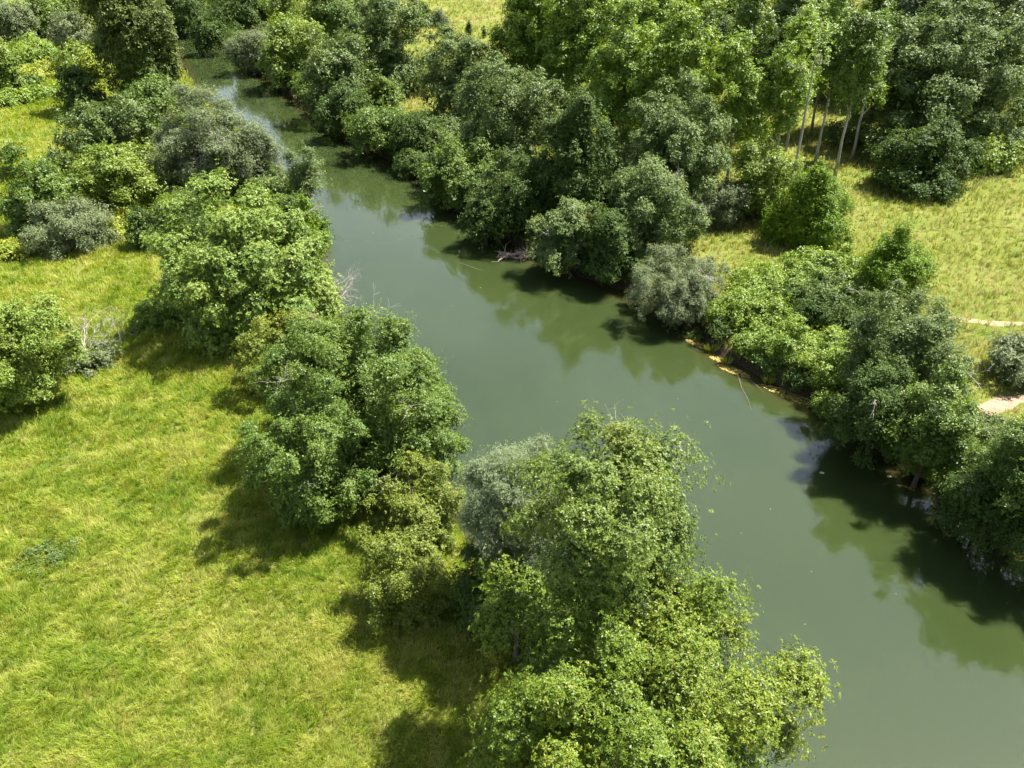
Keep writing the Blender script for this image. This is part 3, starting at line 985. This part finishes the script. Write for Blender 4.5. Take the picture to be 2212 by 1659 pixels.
driftwood()
for (x0, y0, x1, y1, lb) in ((1588, 800, 1640, 925, 'long pale branch lying half sunk in the water below the brambles'),
                             (1600, 805, 1672, 862, 'short half sunk branch beside the long pale one'),
                             (990, 568, 1068, 592, 'thin floating stick in the middle of the river')):
    rng = np.random.default_rng(int(x0))
    a, b = G(x0, y0, WATER_Z), G(x1, y1, WATER_Z)
    mb = MB()
    t = np.linspace(0, 1, 7)
    pts = a + (b - a) * t[:, None] + rng.normal(0, 0.06, (7, 3)) * [1, 1, 0]
    pts[:, 2] = WATER_Z + 0.01 - 0.05 * t
    o = a.copy()
    mb.tube(pts - o, 0.05 - 0.03 * t, 5)
    ob = mb.build('sunken_branch', BARK)
    ob.location = o
    tag(ob, lb, 'branch')


def reed_clump(px, py, h, n, label, seed):
    rng = np.random.default_rng(seed)
    b = G(px, py, WATER_Z)
    a = rng.random(n) * 6.28
    r = np.sqrt(rng.random(n)) * 0.45
    ln = h * rng.uniform(0.6, 1.1, n)
    ax = unit(np.stack([np.cos(a) * 0.35, np.sin(a) * 0.35, np.ones(n)], axis=1) + rng.normal(0, 0.12, (n, 3)))
    pos = np.stack([np.cos(a) * r, np.sin(a) * r * 0.6, np.zeros(n)], axis=1) + ax * (ln * 0.5)[:, None]
    v, fl, sz, tint = leaf_mesh(rng, pos, ax, rng.normal(size=(n, 3)), ln, np.full(n, 0.06), rng.random(n))
    o = link('reed_clump', mesh_from('reed_clump', v, fl, sz, {'tint': ('FACE', tint)}), LEAF['nettle'])
    o.location = b
    tag(o, label, 'reeds', 'reed clumps at the right waterline')


for k, (px, py, lb) in enumerate(((1536, 760, 'reed clump between the two farthest duckweed mats'), (1568, 786, 'reed clump beside the pinkish litter mat'),
                                  (1660, 828, 'reed clump between the litter mat and the long duckweed mat'), (1790, 898, 'reed clump past the near end of the long duckweed mat'))):
    reed_clump(px, py, 0.9, 60, lb, 60 + k)

for bx, lb in (((45, 150, 1165, 1235), 'bluish weed patch in the lit grass at the left of the near meadow'),):
    bush('weed_patch', 'ash', bx, 0.45, lb, 'weeds', trunk=False, clump=0.35, leaf=0.12, lai=0.5)


# --- duckweed mats and pale floating leaves
def floating_leaves(name, px, py, rx, ry, n, size, label, cat, mat, group=None, ang=0.0):
    rng = np.random.default_rng(int(px + py))
    c = G(px, py, WATER_Z)
    a, r = rng.random(n) * 6.28, np.sqrt(rng.random(n))
    x, y = np.cos(a) * r * rx, np.sin(a) * r * ry
    X, Y = x * math.cos(ang) - y * math.sin(ang), x * math.sin(ang) + y * math.cos(ang)
    pos = np.stack([X, Y, 0.012 + rng.random(n) * 0.05], axis=1)
    ad = np.stack([np.cos(a * 7.3), np.sin(a * 7.3), rng.normal(0, 0.1, n)], axis=1)
    ln = size * rng.uniform(0.6, 1.4, n)
    v, fl, sz, tint = leaf_mesh(rng, pos, ad, np.tile([0, 0, 1.0], (n, 1)) + rng.normal(0, 0.15, (n, 3)), ln, ln * 0.8, rng.random(n))
    o = link(name, mesh_from(name, v, fl, sz, {'tint': ('FACE', tint)}), mat)
    o.location = c
    tag(o, label, cat, group)


WEED = leaf_mat('duckweed', (0.17, 0.17, 0.04), (0.28, 0.26, 0.07), (0.40, 0.30, 0.12), trans=0.15, gain=1.0)
PALE = leaf_mat('pale_floating_leaf', (0.45, 0.44, 0.34), (0.55, 0.53, 0.42), (0.62, 0.60, 0.5), trans=0.1, gain=1.0)
A = -0.75
for px, py, rx, ry, n, lb in ((1512, 746, 1.5, 0.5, 330, 'yellow-green duckweed mat at the waterline, the farthest of the chain below the brambles'),
                              (1550, 777, 0.8, 0.36, 150, 'small yellow-green duckweed mat, second of the chain below the brambles'),
                              (1585, 802, 1.6, 0.5, 330, 'duckweed and pinkish litter mat, third of the chain below the brambles'),
                              (1715, 859, 3.0, 0.6, 560, 'long duckweed mat along the bank, the nearest of the chain below the brambles')):
    floating_leaves('duckweed_mat', px, py, rx, ry, n, 0.16, lb, 'duckweed', WEED, 'duckweed mats along the right waterline', A)
for px, py, lb in ((1916, 1020, 'pale floating leaf, upper one of a pair in the dark water on the right'),
                   (1921, 1030, 'pale floating leaf just below its twin in the dark water on the right'),
                   (1943, 1050, 'pale floating leaf beside the small yellow floating mat'),
                   (1775, 1022, 'tiny pale floating leaf in the dark water below the bank shade')):
    floating_leaves('floating_leaf', px, py, 0.12, 0.07, 7, 0.22, lb, 'leaf', PALE, 'pale leaves on the dark water')
floating_leaves('duckweed_mat', 1960, 1054, 0.5, 0.12, 40, 0.14, 'small yellow floating mat in the dark water near the right edge', 'duckweed', WEED, 'duckweed mats along the right waterline', A)


rngd = np.random.default_rng(99)
PD = np.stack([rngd.uniform(-25, 45, 900), rngd.uniform(18, 110, 900)], axis=1)
PD = PD[bank(PD) < -1.0][:28]
nd = len(PD)
ang = rngd.random(nd) * 6.28
lnd = rngd.uniform(0.04, 0.08, nd) * np.maximum(1, np.hypot(PD[:, 1], CAM_H) / 60)
v, fl, sz, tint = leaf_mesh(rngd, np.column_stack([PD, np.full(nd, WATER_Z + 0.012)]), np.stack([np.cos(ang), np.sin(ang), ang * 0], axis=1), np.tile([0, 0, 1.0], (nd, 1)), lnd, lnd * 0.6, rngd.random(nd))
tag(link('floating_debris', mesh_from('floating_debris', v, fl, sz, {'tint': ('FACE', tint)}), PALE), 'tiny pale specks of leaf litter drifting on the river', 'litter', None, 'stuff')


# --- far buildings glimpsed through the trees
def plain_mat(name, c, rough=0.8, scale=4.0, var=0.15):
    m, nt, p, out = new_mat(name)
    tc = nt.nodes.new('ShaderNodeTexCoord')
    n = noise_node(nt, scale, 4, tc.outputs['Object'])
    r = ramp(nt, n.outputs['Fac'], [(0.3, tuple(x * (1 - var) for x in c)), (0.7, tuple(min(1, x * (1 + var)) for x in c))])
    nt.links.new(r.outputs[0], p.inputs['Base Color'])
    p.inputs['Roughness'].default_value = rough
    return m


def building(name, px, py, w, d, hw, hr, rot, wallc, roofc, label, cat):
    b = G(px, py)
    root = thing(name, (b[0], b[1], gz(b[0], b[1])), label, cat)
    root.rotation_euler = (0, 0, rot)
    mb = MB()
    mb.box((-w / 2, -d / 2, -0.2), (w / 2, d / 2, hw))
    mb.build('wall', plain_mat(name + '_wall', wallc), root)
    mb = MB()
    e, k = 0.35, 0.12
    sec = [(-d / 2 - e, hw + 0.003 - 0.1), (0, hw + hr), (d / 2 + e, hw + 0.003 - 0.1), (d / 2 + e, hw + k - 0.1), (0, hw + hr + k), (-d / 2 - e, hw + k - 0.1)]
    V = [(-w / 2 - e, y, z) for y, z in sec] + [(w / 2 + e, y, z) for y, z in sec]
    F = [(0, 1, 7, 6), (1, 2, 8, 7), (2, 3, 9, 8), (3, 4, 10, 9), (4, 5, 11, 10), (5, 0, 6, 11), (0, 5, 4, 1), (1, 4, 3, 2), (6, 7, 10, 11), (7, 8, 9, 10)]
    mb.add(V, F)
    for s in (-1, 1):
        x = s * (w / 2 - 0.01)
        mb.add([(x, -d / 2, hw - 0.002), (x, d / 2, hw - 0.002), (x, 0, hw + hr - 0.02)], [(0, 1, 2)])
    mb.build('roof', plain_mat(name + '_roof', roofc), root)
    mb = MB()
    mb.box((-0.5, -d / 2 - 0.06, 0), (0.5, -d / 2 - 0.003, 2.0))
    mb.build('door', plain_mat(name + '_door', (0.10, 0.08, 0.06)), root)
    for s in (-1, 1):
        mb = MB()
        mb.box((s * w * 0.32 - 0.4, -d / 2 - 0.05, 0.9), (s * w * 0.32 + 0.4, -d / 2 - 0.003, 1.8))
        mb.build('window', plain_mat(name + '_window', (0.03, 0.035, 0.04), 0.2), root)


building('garden_hut', 1566, 104, 5.0, 4.0, 2.7, 0.9, 0.5, (0.05, 0.11, 0.10), (0.60, 0.60, 0.58), 'dark teal hut with a pale roof glimpsed between the poplars', 'hut')
building('farm_house', 1343, 28, 9.0, 7.0, 3.0, 1.8, 0.7, (0.62, 0.56, 0.46), (0.66, 0.63, 0.58), 'pale roofed house barely showing above the poplars at the top edge', 'house')


# --- tracks and bare soil
def drape(name, pts_px, width, mat, label=None, seed=1):
    P = np.array([G(x, y)[:2] for x, y in pts_px])
    L = np.concatenate([[0], np.cumsum(np.linalg.norm(np.diff(P, axis=0), axis=1))])
    s = np.arange(0, L[-1], 0.5)
    c = np.stack([np.interp(s, L, P[:, 0]), np.interp(s, L, P[:, 1])], axis=1)
    t = unit(np.gradient(c, axis=0))
    nrm = np.stack([-t[:, 1], t[:, 0]], axis=1)
    m = 7
    V = []
    for i, k in enumerate(np.linspace(-1, 1, m)):
        wob = width * (0.1 + 1.7 * fbm(s * 1.0 + 13 * (k > 0), s * 0 + seed, 2.0, 5))
        V.append(c + nrm * (k * wob / 2)[:, None])
    V = np.stack(V, axis=1).reshape(-1, 2)
    z = ground_z(V) + 0.05
    edge = np.tile((np.abs(np.linspace(-1, 1, m)) > 0.99), len(s))
    z -= edge * 0.09
    F = []
    for i in range(len(s) - 1):
        for k in range(m - 1):
            F.append([i * m + k, i * m + k + 1, (i + 1) * m + k + 1, (i + 1) * m + k])
    F = np.array(F)
    o = link(name, mesh_from(name, np.column_stack([V, z]), F.ravel(), np.full(len(F), 4), smooth=True), mat)
    o['kind'] = 'structure'
    return P


SAND = plain_mat('sandy_soil', (0.25, 0.22, 0.115), 0.95, 1.6, 0.4)
SOIL = plain_mat('pinkish_soil', (0.28, 0.19, 0.125), 0.95, 2.5, 0.22)
TRACK = drape('dirt_track', [(2035, 682), (2090, 690), (2150, 697), (2230, 700), (2330, 690), (2500, 660)], 1.1, SAND)
SOILP = drape('bare_soil', [(2122, 886), (2150, 874), (2190, 862), (2235, 856)], 1.5, SOIL, seed=3)
DITCH = drape('field_ditch', [(890, 60), (960, 50), (1020, 46), (1080, 38), (1200, 30)], 1.8, plain_mat('dry_ditch', (0.19, 0.14, 0.065), 0.95, 1.5, 0.3), seed=4)


# ------------------------------------------------------------------ meadow grass, real blades
def grass(name, xr, yr, n_tufts, label, seed, dens_ref, mat, side, length=0.42, per=8, wide=0.020):
    rng = np.random.default_rng(seed)
    out = []
    got = 0
    while got < n_tufts:
        P = np.stack([rng.uniform(*xr, 60000), rng.uniform(*yr, 60000)], axis=1)
        u, v, dep = proj(np.column_stack([P, np.zeros(len(P))]))
        D = np.hypot(np.hypot(P[:, 0], P[:, 1]), CAM_H)
        ok = (dep > 1) & (u > -330) & (u < 2540) & (v > -40) & (v < 1900) & (rng.random(len(P)) < np.minimum(1, (dens_ref / D) ** 2))
        P = P[ok]
        s = bank(P)
        sd = seg_dist(P, LEFT) < seg_dist(P, RIGHT)
        ok = (s > 0.9) & (sd if side == 'left' else ~sd)
        ok &= seg_dist(P, TRACK) > 0.16
        ok &= seg_dist(P, SOILP) > 1.1
        P = P[ok]
        if len(P) == 0:
            continue
        out.append(P)
        got += len(P)
    P = np.concatenate(out)[:n_tufts]
    D = np.hypot(np.hypot(P[:, 0], P[:, 1]), CAM_H)
    z = ground_z(P)
    sc = np.maximum(1.0, D / dens_ref)
    tall = 0.35 + 0.8 * fbm(P[:, 0], P[:, 1], 5.0, seed + 3) + 0.6 * fbm(P[:, 0], P[:, 1], 1.2, seed + 5, 2)
    la = fbm(P[:, 0], P[:, 1], 7.0, seed + 9, 2) * 14.0 + fbm(P[:, 0], P[:, 1], 1.1, seed + 21, 2) * 9.0
    lm = 0.05 + 0.75 * fbm(P[:, 0], P[:, 1], 2.0, seed + 14, 2)
    patch = 0.45 * fbm(P[:, 0], P[:, 1], 6.0, seed + 30) + 0.55 * fbm(P[:, 0], P[:, 1], 0.9, seed + 40, 2)
    patch = (patch - 0.5) * 2.3 + 0.5
    n = len(P)
    ti = np.repeat(np.arange(n), per)
    N = n * per
    a = rng.random(N) * 6.283
    hd = np.stack([np.cos(a), np.sin(a)], axis=1) * rng.uniform(0.1, 0.95, N)[:, None] + np.stack([np.cos(la), np.sin(la)], axis=1)[ti] * lm[ti][:, None]
    Ls = length * tall[ti] * rng.uniform(0.6, 1.25, N) * np.minimum(sc[ti] ** 0.35, 1.6)
    wd = wide * sc[ti] * rng.uniform(0.7, 1.3, N)
    b0 = np.column_stack([P, z])[ti]
    b0[:, :2] += rng.normal(0, 0.07, (N, 2)) * sc[ti][:, None]
    hn = np.linalg.norm(hd, axis=1)
    up1 = np.column_stack([hd * 0.35, np.ones(N)])
    up1 = unit(up1)
    up2 = unit(np.column_stack([hd * 1.3, np.full(N, 0.45)]))
    mid = b0 + up1 * (Ls * 0.5)[:, None]
    tip = mid + up2 * (Ls * 0.6)[:, None]
    sa = rng.random(N) * 6.283
    side_v = np.stack([np.cos(sa), np.sin(sa), np.zeros(N)], axis=1) * (wd * 0.5)[:, None]
    V = np.empty((N, 5, 3))
    V[:, 0] = b0 - side_v - [0, 0, 0.03]
    V[:, 1] = b0 + side_v - [0, 0, 0.03]
    V[:, 2] = mid + side_v * 0.9
    V[:, 3] = mid - side_v * 0.9
    V[:, 4] = tip
    base = np.arange(N)[:, None] * 5
    F = np.concatenate([base + [0, 1, 2, 3], base + [3, 2, 4]], axis=1).ravel()
    sizes = np.tile([4, 3], N)
    tint = np.clip((patch + rng.normal(0, 0.16, n))[ti] + rng.normal(0, 0.13, N), 0, 1)
    o = link(name, mesh_from(name, V.reshape(-1, 3), F, sizes, {'tint': ('FACE', np.repeat(tint, 2))}), mat)
    tag(o, label, 'grass', None, 'stuff')


GRASS = leaf_mat('meadow_grass', (0.135, 0.220, 0.016), (0.265, 0.335, 0.034), (0.430, 0.440, 0.110), rough=0.6, spec=0.25, trans=0.35, gain=1.0, warm=(1, 1, 1))
GRASS_DRY = leaf_mat('dry_meadow_grass', (0.160, 0.210, 0.036), (0.290, 0.300, 0.075), (0.450, 0.410, 0.185), rough=0.6, spec=0.25, trans=0.35, gain=1.0, warm=(1, 1, 1))
grass('meadow_grass', (-110, 12), (14, 190), 90000, 'tall lodged bright green meadow grass along the left of the river', 500, 42.0, GRASS, 'left')
grass('meadow_grass', (-60, 150), (35, 330), 45000, 'rough yellowish meadow grass on the far side of the river', 700, 75.0, GRASS_DRY, 'right', length=0.6, per=6, wide=0.035)
